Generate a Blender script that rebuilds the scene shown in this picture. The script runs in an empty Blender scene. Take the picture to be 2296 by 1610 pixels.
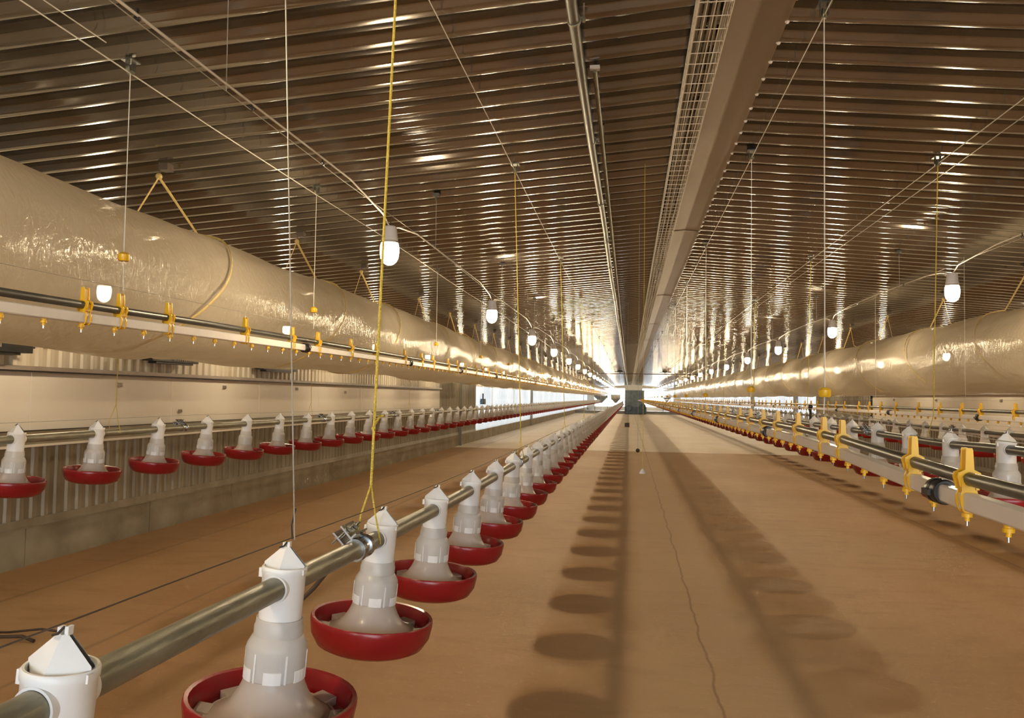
import bpy, math, random
import numpy as np
from mathutils import Vector, Matrix

random.seed(7)
rng = np.random.default_rng(7)
scene = bpy.context.scene
COL = scene.collection
PI = math.pi

# ------------------------------------------------------------------ camera
F_PX, W_PX, H_PX = 1850.0, 2296, 1610
YAW, PITCH, ROLL = math.radians(8.122), math.radians(2.586), 0.015
EYE = 1.64
cam_d = bpy.data.cameras.new('camera')
cam = bpy.data.objects.new('camera', cam_d)
COL.objects.link(cam)
scene.camera = cam
cam_d.sensor_fit = 'HORIZONTAL'
cam_d.sensor_width = 36.0
cam_d.lens = F_PX / W_PX * 36.0
cam_d.clip_start = 0.05
cam_d.clip_end = 400
_f = Vector((-math.sin(YAW), math.cos(YAW), 0))
_r = Vector((math.cos(YAW), math.sin(YAW), 0))
_u = Vector((0, 0, 1))
_f2 = _f * math.cos(PITCH) + _u * math.sin(PITCH)
_u2 = _u * math.cos(PITCH) - _f * math.sin(PITCH)
_r3 = _r * math.cos(ROLL) + _u2 * math.sin(ROLL)
_u3 = _u2 * math.cos(ROLL) - _r * math.sin(ROLL)
_m = Matrix((_r3, _u3, -_f2)).transposed().to_4x4()
_m.translation = Vector((0, 0, EYE))
cam.matrix_world = _m

# ------------------------------------------------------------------ light and exposure
DAY = 9.0            # strength of the overcast sky outside
LAMP_W = 49.0        # each hanging lamp
LAMP_COL = (1.0, 0.77, 0.46)
world = bpy.data.worlds.new('sky')
scene.world = world
world.use_nodes = True
world.node_tree.nodes['Background'].inputs[0].default_value = (0.80, 0.91, 1.0, 1)
world.node_tree.nodes['Background'].inputs[1].default_value = DAY
scene.view_settings.view_transform = 'Standard'
scene.view_settings.look = 'None'
scene.view_settings.gamma = 1
scene.view_settings.use_curve_mapping = False
scene.view_settings.exposure = 0.02
scene.cycles.use_adaptive_sampling = True
scene.cycles.adaptive_threshold = 0.09
scene.cycles.adaptive_min_samples = 20
scene.cycles.max_bounces = 4
scene.cycles.diffuse_bounces = 3
scene.cycles.glossy_bounces = 2
scene.cycles.transmission_bounces = 4
scene.cycles.transparent_max_bounces = 8
scene.cycles.sample_clamp_indirect = 3.0
scene.cycles.caustics_reflective = False
scene.cycles.caustics_refractive = False

# ------------------------------------------------------------------ the house's measures
K = EYE / 1.07
Q = .918
XL, XR, RIDGE_X = -5.55, 6.67, 0.56
Y0, Y1 = -5.0, 110.0
RIDGE_Z, SLOPE, RIB = EYE + 1.80, 0.087, 0.2295
def wz(z): return EYE + (z - 1.07) * K      # heights on the side walls
def qz(z): return EYE + (z - 1.07) * Q      # heights under the ceiling
def ceil_z(x): return RIDGE_Z - SLOPE * abs(x - RIDGE_X)

# ------------------------------------------------------------------ materials
MATS = {}
def new_mat(name):
    m = bpy.data.materials.new(name); m.use_nodes = True
    MATS[name] = m
    return m, m.node_tree.nodes, m.node_tree.links
def pbsdf(name, col, rough=0.5, metal=0.0, bump=0.0, bscale=20.0, var=0.0, vscale=6.0, coat=0.0, spec=0.5, stretch=None, col2=None):
    m, n, l = new_mat(name)
    b = n['Principled BSDF']
    b.inputs['Base Color'].default_value = (*col, 1)
    b.inputs['Roughness'].default_value = rough
    b.inputs['Metallic'].default_value = metal
    b.inputs['Specular IOR Level'].default_value = spec
    b.inputs['Coat Weight'].default_value = coat
    tc = n.new('ShaderNodeTexCoord')
    src = tc.outputs['Object']
    if stretch:
        mp = n.new('ShaderNodeMapping'); mp.inputs['Scale'].default_value = stretch
        l.new(src, mp.inputs[0]); src = mp.outputs[0]
    if var or col2:
        t = n.new('ShaderNodeTexNoise'); t.inputs['Scale'].default_value = vscale
        t.inputs['Detail'].default_value = 4
        l.new(src, t.inputs['Vector'])
        mx = n.new('ShaderNodeMix'); mx.data_type = 'RGBA'
        c2 = col2 or tuple(max(0, c * (1 - var)) for c in col)
        mx.inputs[6].default_value = (*col, 1); mx.inputs[7].default_value = (*c2, 1)
        rp = n.new('ShaderNodeValToRGB'); rp.color_ramp.elements[0].position = .35; rp.color_ramp.elements[1].position = .65
        l.new(t.outputs['Fac'], rp.inputs[0]); l.new(rp.outputs[0], mx.inputs[0]); l.new(mx.outputs[2], b.inputs['Base Color'])
    if bump:
        t = n.new('ShaderNodeTexNoise'); t.inputs['Scale'].default_value = bscale; t.inputs['Detail'].default_value = 3
        l.new(src, t.inputs['Vector'])
        bp = n.new('ShaderNodeBump'); bp.inputs['Strength'].default_value = bump; bp.inputs['Distance'].default_value = 0.02
        l.new(t.outputs['Fac'], bp.inputs['Height']); l.new(bp.outputs[0], b.inputs['Normal'])
    return m
def plastic_translucent(name, col, trans, clear, rough=0.3, emis=None):
    """milky plastic: principled + translucent, with a share of clear transparency"""
    m, n, l = new_mat(name)
    b = n['Principled BSDF']; out = n['Material Output']
    b.inputs['Base Color'].default_value = (*col, 1); b.inputs['Roughness'].default_value = rough
    t = n.new('ShaderNodeBsdfTranslucent'); t.inputs[0].default_value = (*col, 1)
    mx = n.new('ShaderNodeMixShader'); mx.inputs[0].default_value = trans
    l.new(b.outputs[0], mx.inputs[1]); l.new(t.outputs[0], mx.inputs[2])
    last = mx
    if clear:
        tr = n.new('ShaderNodeBsdfTransparent')
        m2 = n.new('ShaderNodeMixShader'); m2.inputs[0].default_value = clear
        l.new(mx.outputs[0], m2.inputs[1]); l.new(tr.outputs[0], m2.inputs[2]); last = m2
    l.new(last.outputs[0], out.inputs[0])
    return m

M_white = pbsdf('white_plastic', (0.83, 0.83, 0.83), 0.38, var=0.05, vscale=14)
M_milky = plastic_translucent('milky_plastic', (0.88, 0.86, 0.84), 0.42, 0.16, 0.25)
M_cone = plastic_translucent('frosted_cone_plastic', (0.86, 0.78, 0.72), 0.45, 0.26, 0.22)
M_red = pbsdf('red_plastic', (0.30, 0.008, 0.012), 0.27, var=0.12, vscale=8)
M_galv = pbsdf('galvanised_steel', (0.29, 0.28, 0.22), 0.42, metal=0.45, bump=0.12, bscale=60, col2=(0.20, 0.19, 0.14), vscale=30, stretch=(1, .25, 1))
M_galv_dark = pbsdf('dark_galvanised_steel', (0.14, 0.14, 0.13), 0.35, metal=0.5, col2=(0.09, 0.09, 0.08), vscale=20, stretch=(1, .2, 1))
M_zinc = pbsdf('bright_zinc_steel', (0.55, 0.58, 0.62), 0.25, metal=1.0, var=0.2, vscale=40)
M_yellow = pbsdf('yellow_plastic', (0.86, 0.50, 0.02), 0.35, var=0.1, vscale=10)
M_rope_y = pbsdf('yellow_rope', (0.80, 0.62, 0.10), 0.7, bump=0.6, bscale=250, var=0.25, vscale=120)
M_strap = pbsdf('pale_yellow_strap', (0.70, 0.52, 0.20), 0.7, var=0.2, vscale=30)
M_wire = pbsdf('grey_wire', (0.42, 0.40, 0.36), 0.5, metal=0.3, var=0.2, vscale=30)
M_wire_dark = pbsdf('dark_wire', (0.10, 0.07, 0.05), 0.6, var=0.2, vscale=30)
M_wcord = pbsdf('white_cord', (0.75, 0.73, 0.68), 0.6, var=0.15, vscale=30)
M_wcable = pbsdf('white_cable_sheath', (0.74, 0.70, 0.64), 0.45, var=0.1, vscale=10)
M_gcable = pbsdf('grey_cable_sheath', (0.33, 0.30, 0.25), 0.5, var=0.3, vscale=4)
M_black = pbsdf('black_plastic', (0.018, 0.018, 0.02), 0.35, var=0.3, vscale=20)
M_tube = pbsdf('white_pvc_tube', (0.74, 0.70, 0.68), 0.3, var=0.06, vscale=8)
M_panel = pbsdf('cream_wall_panel', (0.88, 0.83, 0.74), 0.4, bump=0.05, bscale=1.2, col2=(0.84, 0.78, 0.68), vscale=1.0)
M_rail = pbsdf('grey_rail', (0.42, 0.36, 0.32), 0.4, metal=0.3, var=0.2, vscale=4)
M_conc = pbsdf('kerb_concrete', (0.34, 0.29, 0.20), 0.85, bump=0.5, bscale=14, col2=(0.24, 0.19, 0.12), vscale=2.2)
M_bluegrey = pbsdf('blue_grey_metal', (0.17, 0.23, 0.28), 0.5, metal=0.1, col2=(0.12, 0.16, 0.20), vscale=5)
M_bluedark = pbsdf('dark_blue_metal', (0.07, 0.11, 0.15), 0.45, metal=0.1, var=0.3, vscale=5)
M_hop = pbsdf('hopper_metal', (0.30, 0.30, 0.29), 0.45, metal=0.5, col2=(0.18, 0.18, 0.17), vscale=4)
M_board = pbsdf('grey_board', (0.30, 0.30, 0.28), 0.7, var=0.2, vscale=2)
M_grime = pbsdf('brown_hose_rubber', (0.06, 0.035, 0.02), 0.6, var=0.3, vscale=10)

def corr_mat(name, col, col2, rough, metal, bump, stretch, transl=0.0):
    """sheet metal whose panels differ a little"""
    m = pbsdf(name, col, rough, metal, bump=bump, bscale=1.0, col2=col2, vscale=1.0, stretch=stretch)
    if transl:
        n, l = m.node_tree.nodes, m.node_tree.links
        t = n.new('ShaderNodeBsdfTranslucent'); t.inputs[0].default_value = (*col, 1)
        mx = n.new('ShaderNodeMixShader'); mx.inputs[0].default_value = transl
        l.new(n['Principled BSDF'].outputs[0], mx.inputs[1]); l.new(t.outputs[0], mx.inputs[2])
        l.new(mx.outputs[0], n['Material Output'].inputs[0])
    return m
M_wall = corr_mat('corrugated_wall_steel', (0.34, 0.30, 0.23), (0.25, 0.215, 0.155), 0.42, 0.55, 0.1, (1, 3, .6))
M_cream = corr_mat('cream_corrugated_steel', (0.80, 0.74, 0.62), (0.68, 0.60, 0.47), 0.4, 0.1, 0.1, (1, 3, .6))
M_curtain = corr_mat('translucent_curtain_sheet', (0.74, 0.78, 0.82), (0.66, 0.71, 0.76), 0.5, 0.0, 0.1, (1, 1, .4), 0.10)
M_flash = pbsdf('ridge_flashing_steel', (0.42, 0.37, 0.32), 0.30, metal=0.9, bump=0.15, bscale=1.6, col2=(0.36, 0.31, 0.26), vscale=1.2, stretch=(2, .6, 2))

# ceiling: aluzinc sheet, each half-metre panel reflecting a little differently
def ceiling_material():
    m, n, l = new_mat('ceiling_aluzinc')
    b = n['Principled BSDF']
    b.inputs['Metallic'].default_value = 0.92
    tc = n.new('ShaderNodeTexCoord')
    mp = n.new('ShaderNodeMapping'); mp.inputs['Scale'].default_value = (0.55, 1.0, 1.0)
    l.new(tc.outputs['Object'], mp.inputs[0])
    w = n.new('ShaderNodeTexNoise'); w.inputs['Scale'].default_value = 1.3; w.inputs['Detail'].default_value = 3
    l.new(mp.outputs[0], w.inputs['Vector'])
    mx = n.new('ShaderNodeMix'); mx.data_type = 'RGBA'
    mx.inputs[6].default_value = (0.26, 0.245, 0.23, 1); mx.inputs[7].default_value = (0.37, 0.35, 0.335, 1)
    l.new(w.outputs['Fac'], mx.inputs[0]); l.new(mx.outputs[2], b.inputs['Base Color'])
    r = n.new('ShaderNodeMapRange'); r.inputs[1].default_value = .3; r.inputs[2].default_value = .7
    r.inputs[3].default_value = 0.11; r.inputs[4].default_value = 0.17
    l.new(w.outputs['Fac'], r.inputs[0]); l.new(r.outputs[0], b.inputs['Roughness'])
    t = n.new('ShaderNodeTexNoise'); t.inputs['Scale'].default_value = 2.2; t.inputs['Detail'].default_value = 1
    l.new(mp.outputs[0], t.inputs['Vector'])
    bp = n.new('ShaderNodeBump'); bp.inputs['Strength'].default_value = 0.018; bp.inputs['Distance'].default_value = 0.03
    l.new(t.outputs['Fac'], bp.inputs['Height']); l.new(bp.outputs[0], b.inputs['Normal'])
    return m
M_ceil = ceiling_material()

# floor: rammed brown floor, far stretch coloured paler as if daylit, joints and a long crack
def floor_material():
    m, n, l = new_mat('rammed_floor')
    b = n['Principled BSDF']
    b.inputs['Roughness'].default_value = 0.62
    tc = n.new('ShaderNodeTexCoord')
    sep = n.new('ShaderNodeSeparateXYZ'); l.new(tc.outputs['Object'], sep.inputs[0])
    X, Y = sep.outputs[0], sep.outputs[1]
    def M(op, a, b_=None, c=None):
        q = n.new('ShaderNodeMath'); q.operation = op
        for i, v in enumerate((a, b_, c)):
            if v is None: continue
            if isinstance(v, (int, float)): q.inputs[i].default_value = v
            else: l.new(v, q.inputs[i])
        return q.outputs[0]
    def noise(scale, detail=4, stretch=(1, 1, 1), rough=.55):
        mp = n.new('ShaderNodeMapping'); mp.inputs['Scale'].default_value = stretch
        l.new(tc.outputs['Object'], mp.inputs[0])
        t = n.new('ShaderNodeTexNoise'); t.inputs['Scale'].default_value = scale; t.inputs['Detail'].default_value = detail
        t.inputs['Roughness'].default_value = rough
        l.new(mp.outputs[0], t.inputs['Vector']); return t.outputs['Fac']
    def mixc(f, a, c):
        q = n.new('ShaderNodeMix'); q.data_type = 'RGBA'; q.clamp_factor = True
        if isinstance(f, (int, float)): q.inputs[0].default_value = f
        else: l.new(f, q.inputs[0])
        for i, v in ((6, a), (7, c)):
            if isinstance(v, tuple): q.inputs[i].default_value = (*v, 1)
            else: l.new(v, q.inputs[i])
        return q.outputs[2]
    def sm(v, lo, hi, o0=0.0, o1=1.0):
        q = n.new('ShaderNodeMapRange'); q.interpolation_type = 'SMOOTHSTEP'
        q.inputs[1].default_value = lo; q.inputs[2].default_value = hi; q.inputs[3].default_value = o0; q.inputs[4].default_value = o1
        l.new(v, q.inputs[0]); return q.outputs[0]
    big = noise(.55, 5, (1, .6, 1)); mid = noise(3.0, 5, (.6, 1.6, 1)); fine = noise(22, 5)
    c = mixc(sm(big, .35, .65), (0.36, 0.19, 0.070), (0.42, 0.245, 0.11))
    c = mixc(M('MULTIPLY', sm(mid, .5, .68), .45), c, (0.30, 0.15, 0.055))
    c = mixc(M('MULTIPLY', sm(fine, .58, .72), .25), c, (0.56, 0.40, 0.24))
    # paler band along the middle of the aisle
    ais = M('MULTIPLY', sm(M('ABSOLUTE', M('SUBTRACT', X, .6)), .3, 1.3, 1, 0), .45)
    c = mixc(ais, c, (0.46, 0.33, 0.19))
    # far stretch lightened in the base colour, standing in for daylight on it
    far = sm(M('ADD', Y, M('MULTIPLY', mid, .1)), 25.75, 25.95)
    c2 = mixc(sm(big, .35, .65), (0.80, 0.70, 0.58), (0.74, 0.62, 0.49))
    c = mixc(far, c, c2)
    # joints and the long crack
    cr = M('ADD', M('SUBTRACT', X, .50), M('MULTIPLY', M('SUBTRACT', noise(1.6, 5, (0, 1, 0)), .5), .10))
    c = mixc(sm(M('ABSOLUTE', cr), .003, .013, .75, 0), c, (0.20, 0.10, 0.04))
    for jx in (-4.78, -3.4, 3.9):
        j = M('ADD', M('SUBTRACT', X, jx), M('MULTIPLY', M('SUBTRACT', noise(.8, 3, (0, 1, 0)), .5), .04))
        c = mixc(sm(M('ABSOLUTE', j), .006, .03, .5, 0), c, (0.18, 0.10, 0.04))
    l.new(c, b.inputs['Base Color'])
    bp = n.new('ShaderNodeBump'); bp.inputs['Strength'].default_value = .35; bp.inputs['Distance'].default_value = .01
    l.new(M('ADD', M('MULTIPLY', fine, .5), mid), bp.inputs['Height']); l.new(bp.outputs[0], b.inputs['Normal'])
    return m
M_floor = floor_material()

def duct_material():
    m, n, l = new_mat('milky_polythene_film')
    b = n['Principled BSDF']; out = n['Material Output']
    b.inputs['Base Color'].default_value = (0.76, 0.69, 0.57, 1)
    b.inputs['Roughness'].default_value = 0.17
    tc = n.new('ShaderNodeTexCoord')
    def nz(scale, st, det=4):
        mp = n.new('ShaderNodeMapping'); mp.inputs['Scale'].default_value = st
        l.new(tc.outputs['Object'], mp.inputs[0])
        t = n.new('ShaderNodeTexNoise'); t.inputs['Scale'].default_value = scale; t.inputs['Detail'].default_value = det
        t.inputs['Distortion'].default_value = .8
        l.new(mp.outputs[0], t.inputs['Vector']); return t.outputs['Fac']
    a = nz(2.2, (1, .6, 1)); c = nz(13, (1, 1.6, 1), 4)
    ad = n.new('ShaderNodeMath'); ad.operation = 'MULTIPLY_ADD'; l.new(c, ad.inputs[0]); ad.inputs[1].default_value = .34; l.new(a, ad.inputs[2])
    bp = n.new('ShaderNodeBump'); bp.inputs['Strength'].default_value = .60; bp.inputs['Distance'].default_value = .04
    l.new(ad.outputs[0], bp.inputs['Height']); l.new(bp.outputs[0], b.inputs['Normal'])
    t = n.new('ShaderNodeBsdfTranslucent'); t.inputs[0].default_value = (0.95, 0.89, 0.78, 1)
    mx = n.new('ShaderNodeMixShader'); mx.inputs[0].default_value = .55
    l.new(b.outputs[0], mx.inputs[1]); l.new(t.outputs[0], mx.inputs[2])
    # a little of the light goes straight through the film
    tr = n.new('ShaderNodeBsdfTransparent'); m2 = n.new('ShaderNodeMixShader'); m2.inputs[0].default_value = .17
    l.new(mx.outputs[0], m2.inputs[1]); l.new(tr.outputs[0], m2.inputs[2]); l.new(m2.outputs[0], out.inputs[0])
    return m
M_duct = duct_material()

def globe_material():
    """frosted lamp glass: glows, and lets the lamp's light through"""
    m, n, l = new_mat('glowing_lamp_glass')
    n.remove(n['Principled BSDF'])
    e = n.new('ShaderNodeEmission'); e.inputs[0].default_value = (1.0, 0.86, 0.62, 1); e.inputs[1].default_value = 30
    t = n.new('ShaderNodeBsdfTransparent')
    a = n.new('ShaderNodeAddShader'); l.new(e.outputs[0], a.inputs[0]); l.new(t.outputs[0], a.inputs[1])
    l.new(a.outputs[0], n['Material Output'].inputs[0])
    m.cycles.emission_sampling = 'NONE'
    return m
M_glow = globe_material()

# ------------------------------------------------------------------ mesh helpers
class MB:
    def __init__(s): s.v, s.f, s.mi = [], [], []
    def add(s, vs, fs, mi=0):
        o = len(s.v); s.v.extend([tuple(map(float, p)) for p in vs])
        s.f.extend([tuple(i + o for i in f) for f in fs]); s.mi.extend([mi] * len(fs)); return s
    def box(s, c, d, mi=0, rot=None):
        x, y, z = (k / 2 for k in d)
        vs = [Vector((a * x, b * y, e * z)) for a in (-1, 1) for b in (-1, 1) for e in (-1, 1)]
        if rot is not None: vs = [rot @ p for p in vs]
        vs = [p + Vector(c) for p in vs]
        return s.add(vs, [(0, 1, 3, 2), (4, 6, 7, 5), (0, 4, 5, 1), (2, 3, 7, 6), (0, 2, 6, 4), (1, 5, 7, 3)], mi)
    def lathe(s, prof, n=32, c=(0, 0, 0), mi=0, axis='z', closed=False, a0=0, a1=2 * PI):
        full = abs(a1 - a0 - 2 * PI) < 1e-6
        m = n if full else n + 1
        vs = []
        for r, z in prof:
            for k in range(m):
                a = a0 + (a1 - a0) * k / n
                p = (r * math.cos(a), r * math.sin(a), z)
                if axis == 'y': p = (p[0], p[2], p[1])
                vs.append((p[0] + c[0], p[1] + c[1], p[2] + c[2]))
        fs = []
        L = len(prof); seq = range(L if closed else L - 1)
        for i in seq:
            j = (i + 1) % L
            for k in range(n):
                k2 = (k + 1) % m if full else k + 1
                fs.append((i * m + k, i * m + k2, j * m + k2, j * m + k))
        return s.add(vs, fs, mi)
    def tube(s, pts, r, n=8, mi=0, cap=True, flat=None):
        pts = [Vector(p) for p in pts]
        rs = r if isinstance(r, (list, tuple)) else [r] * len(pts)
        t = (pts[1] - pts[0]).normalized()
        nv = t.orthogonal().normalized() if abs(t.z) > .9 else t.cross(Vector((0, 0, 1))).normalized()
        vs = []
        for i, p in enumerate(pts):
            if 0 < i < len(pts) - 1: t2 = ((pts[i + 1] - p).normalized() + (p - pts[i - 1]).normalized())
            elif i == 0: t2 = pts[1] - p
            else: t2 = p - pts[i - 1]
            if t2.length < 1e-9: t2 = t
            t2.normalize()
            nv = (nv - t2 * nv.dot(t2)).normalized(); bv = t2.cross(nv)
            for k in range(n):
                a = 2 * PI * k / n
                e = nv * math.cos(a) * rs[i] + bv * math.sin(a) * rs[i] * (flat or 1)
                vs.append(p + e)
        fs = [(i * n + k, i * n + (k + 1) % n, (i + 1) * n + (k + 1) % n, (i + 1) * n + k) for i in range(len(pts) - 1) for k in range(n)]
        if cap: fs += [tuple(range(n))[::-1], tuple((len(pts) - 1) * n + k for k in range(n))]
        return s.add(vs, fs, mi)
    def prism(s, poly, y0, y1, c=(0, 0, 0), mi=0):
        """poly in (x, z), pushed along y"""
        n = len(poly)
        vs = [(x + c[0], y0 + c[1], z + c[2]) for x, z in poly] + [(x + c[0], y1 + c[1], z + c[2]) for x, z in poly]
        fs = [tuple(range(n)), tuple(range(n, 2 * n))[::-1]] + [(i, (i + 1) % n, n + (i + 1) % n, n + i) for i in range(n)]
        return s.add(vs, fs, mi)
    def ball(s, c, r, n=12, m=8, mi=0, sz=1.0):
        prof = [(max(1e-4, r * math.sin(PI * i / m)), -r * sz * math.cos(PI * i / m)) for i in range(m + 1)]
        return s.lathe(prof, n, c, mi)
    def mesh(s, name, mats, smooth=35):
        me = bpy.data.meshes.new(name)
        me.from_pydata(s.v, [], s.f)
        for m in (mats if isinstance(mats, (list, tuple)) else [mats]): me.materials.append(m)
        me.polygons.foreach_set('material_index', s.mi)
        me.update()
        if smooth:
            me.polygons.foreach_set('use_smooth', [True] * len(me.polygons))
            me.set_sharp_from_angle(angle=math.radians(smooth))
        return me
    def obj(s, name, mats, parent=None, smooth=35):
        o = bpy.data.objects.new(name, s.mesh(name, mats, smooth)); COL.objects.link(o)
        if parent: o.parent = parent
        return o
def tag(o, label=None, cat=None, group=None, kind=None):
    if label: o['label'] = label
    if cat: o['category'] = cat
    if group: o['group'] = group
    if kind: o['kind'] = kind
    return o
def thing(name, label, cat, loc=(0, 0, 0), group=None):
    o = bpy.data.objects.new(name, None); COL.objects.link(o); o.location = loc; o.empty_display_size = .05
    return tag(o, label, cat, group)
def dup(root, loc, rot=None, label=None, group=None, cat=None):
    r = root.copy(); COL.objects.link(r); r.location = loc
    if rot is not None: r.rotation_euler = rot
    if label: r['label'] = label
    if group: r['group'] = group
    for ch in root.children:
        c = ch.copy(); COL.objects.link(c); c.parent = r
        for g in ch.children:
            d = g.copy(); COL.objects.link(d); d.parent = c
    return r
ONES = ['', 'first', 'second', 'third', 'fourth', 'fifth', 'sixth', 'seventh', 'eighth', 'ninth', 'tenth', 'eleventh', 'twelfth',
        'thirteenth', 'fourteenth', 'fifteenth', 'sixteenth', 'seventeenth', 'eighteenth', 'nineteenth']
TENS = {2: ('twentieth', 'twenty'), 3: ('thirtieth', 'thirty'), 4: ('fortieth', 'forty'), 5: ('fiftieth', 'fifty'), 6: ('sixtieth', 'sixty')}
def nth(k):
    if k < 20: return ONES[k]
    a, b = divmod(k, 10)
    return TENS[a][0] if b == 0 else TENS[a][1] + '-' + ONES[b]

# ------------------------------------------------------------------ setting: floor, ceiling, walls
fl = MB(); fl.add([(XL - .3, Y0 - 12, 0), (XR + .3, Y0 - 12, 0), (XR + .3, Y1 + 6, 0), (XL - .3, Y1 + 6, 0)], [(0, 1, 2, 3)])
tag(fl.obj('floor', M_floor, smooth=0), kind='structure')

def sheet_profile(a, b, period, depth, rib_w, slope_w, r=0.003):
    """trapezoid sheet: list of (along, offset) with softened bends; offset 0 = flat, depth = rib"""
    pts = []
    n = int(math.ceil((b - a) / period))
    for i in range(n):
        s = a + i * period
        e = period - rib_w - 2 * slope_w
        pts += [(s, 0), (s + e - 2 * r, 0), (s + e - r * .3, depth * .04), (s + e + r, depth * .16),
                (s + e + slope_w - r, depth * .86), (s + e + slope_w + r * .3, depth * .97), (s + e + slope_w + 2 * r, depth),
                (s + e + slope_w + rib_w - 2 * r, depth), (s + e + slope_w + rib_w - r * .3, depth * .97), (s + e + slope_w + rib_w + r, depth * .86),
                (s + period - r, depth * .16), (s + period - r * .3, depth * .04)]
    pts.append((a + n * period, 0))
    return pts
ce = MB()
prof = sheet_profile(Y0 - .5, Y1 + .5, RIB, 0.032, 0.052, 0.020)
cols = [XL - .3, RIDGE_X, XR + .3]
vs = []
for x in cols:
    for y, o in prof: vs.append((x, y, ceil_z(x) - o))
nP = len(prof)
ce.add(vs, [(c * nP + i, (c + 1) * nP + i, (c + 1) * nP + i + 1, c * nP + i + 1) for c in range(2) for i in range(nP - 1)])
tag(ce.obj('ceiling', M_ceil, smooth=60), kind='structure')

def corrugated(name, x, z0, z1, y0, y1, inward, mat, period=0.107, depth=0.016):
    b = MB(); p = sheet_profile(y0, y1, period, depth, period * .32, period * .12, .0015)
    p = [q for q in p if q[0] <= y1 + 1e-6]
    n = len(p)
    b.add([(x + inward * o, y, z) for z in (z0, z1) for y, o in p], [(i, i + 1, n + i + 1, n + i) for i in range(n - 1)])
    return tag(b.obj(name, mat, smooth=40), kind='structure')
YP_L, YP_R = 23.8, 24.0       # where the smooth panels stop
CT_L, CT_R = 29.6, 31.0       # where the daylit curtains begin
PER = .162
# left
corrugated('wall_left', XL, wz(.22), wz(.80), Y0, CT_L, 1, M_wall, PER, .022)
corrugated('wall_left_upper', XL, wz(1.17), 2.95, Y0, YP_L, 1, M_cream, PER, .022)
corrugated('wall_left_middle', XL, wz(.78), 2.95, YP_L, CT_L, 1, M_wall, PER, .022)
corrugated('wall_left_far', XL, wz(.22), 2.0, CT_L, Y1, 1, M_curtain, .4, .02)
corrugated('wall_left_far_upper', XL, 1.98, 2.95, CT_L, Y1, 1, M_cream, PER, .022)
corrugated('wall_right', XR, wz(.22), wz(.70), Y0, CT_R, -1, M_wall, PER, .022)
corrugated('wall_right_upper', XR, wz(1.17), 2.95, Y0, CT_R, -1, M_cream, PER, .022)
corrugated('wall_right_middle', XR, wz(.68), wz(1.20), YP_R, CT_R, -1, M_wall, PER, .022)
corrugated('wall_right_far', XR, wz(.22), 2.0, CT_R, Y1, -1, M_curtain, .4, .02)
corrugated('wall_right_far_upper', XR, 1.98, 2.95, CT_R, Y1, -1, M_cream, PER, .022)
for side, x, s, z0, z1, ye in (('left', XL, 1, .80, 1.19, YP_L), ('right', XR, -1, .69, 1.18, YP_R)):
    b = MB(); y = Y0
    while y < ye - .1:
        e = min(y + 2.4, ye); b.box((x + s * .006, (y + e) / 2, wz((z0 + z1) / 2)), (.03, e - y - .006, (z1 - z0) * K)); y = e
    tag(b.obj('wall_%s_panel' % side, M_panel, smooth=0), kind='structure')
    b = MB(); y = Y0
    while y < Y1:
        b.box((x - s * .05, y + .995, wz(.235) / 2), (.16, 1.988, wz(.235))); y += 2
    tag(b.obj('baseboard_' + side, M_conc, smooth=0), kind='structure')
    b = MB(); b.box((x + s * .026, (Y0 + Y1) / 2, wz(.236)), (.05, Y1 - Y0, .014)); b.box((x + s * .030, (Y0 + CT_L) / 2, wz(.262)), (.006, CT_L - Y0, .07))
    tag(b.obj('trim_' + ('1' if s > 0 else '2'), M_wall, smooth=0), kind='structure')
b = MB()
b.box((XL + .05, (Y0 + YP_L) / 2, wz(1.195)), (.07, YP_L - Y0, .040)); b.box((XL + .045, (Y0 + YP_L) / 2, wz(1.195) - .027), (.06, YP_L - Y0, .014), 1)
tag(b.obj('trim_3', [M_rail, M_black], smooth=0), kind='structure')
b = MB()
b.box((XL + .045, (Y0 + YP_L) / 2, wz(.775)), (.04, YP_L - Y0, .13), 0)
b.box((XL + .075, (Y0 + YP_L) / 2, wz(.728)), (.04, YP_L - Y0, .022), 1); b.box((XL + .06, (Y0 + YP_L) / 2, wz(.818)), (.02, YP_L - Y0, .010), 2)
tag(b.obj('trim_4', [M_wall, M_panel, M_black], smooth=0), kind='structure')
b = MB()
b.box((XR - .05, (Y0 + YP_R) / 2, wz(1.185)), (.07, YP_R - Y0, .034)); b.box((XR - .045, (Y0 + YP_R) / 2, wz(.68)), (.05, YP_R - Y0, .04), 0)
b.box((XR - .05, YP_R, wz(.93)), (.05, .05, .52 * K), 1)
tag(b.obj('trim_5', [M_rail, M_black], smooth=0), kind='structure')
# posts in the daylit stretch
for i, (x, y, wd) in enumerate([(XR - .06, 34.4, .48), (XR - .06, 46.1, .48), (XL + .06, 26.7, .09), (XL + .06, 46.6, .38)]):
    b = MB(); b.box((x, y, 1.46), (.10, wd, 2.92)); tag(b.obj('trim_%d' % (6 + i), M_board, smooth=0), kind='structure')
# gable walls: behind the camera with a wide doorway, at the far end with fan openings
def gable(name, y, openings, mat):
    b = MB(); xs = sorted({XL - .1, XR + .1, *[o[0] for o in openings], *[o[1] for o in openings]})
    for a, c in zip(xs, xs[1:]):
        mid = (a + c) / 2; cut = [o for o in openings if o[0] <= mid <= o[1]]
        spans = [(0, 3.46)] if not cut else [(0, cut[0][2]), (cut[0][3], 3.46)]
        for z0, z1 in spans:
            if z1 - z0 > .01: b.box((mid, y, (z0 + z1) / 2), (c - a, .08, z1 - z0))
    tag(b.obj(name, mat, smooth=0), kind='structure')
gable('wall_front', Y0, [(-2.6, 3.6, 0, 3.0)], M_panel)
gable('wall_back', Y1, [(-4.6, -0.6, .5, 2.9), (1.7, 5.7, .5, 2.9)], M_panel)

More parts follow.
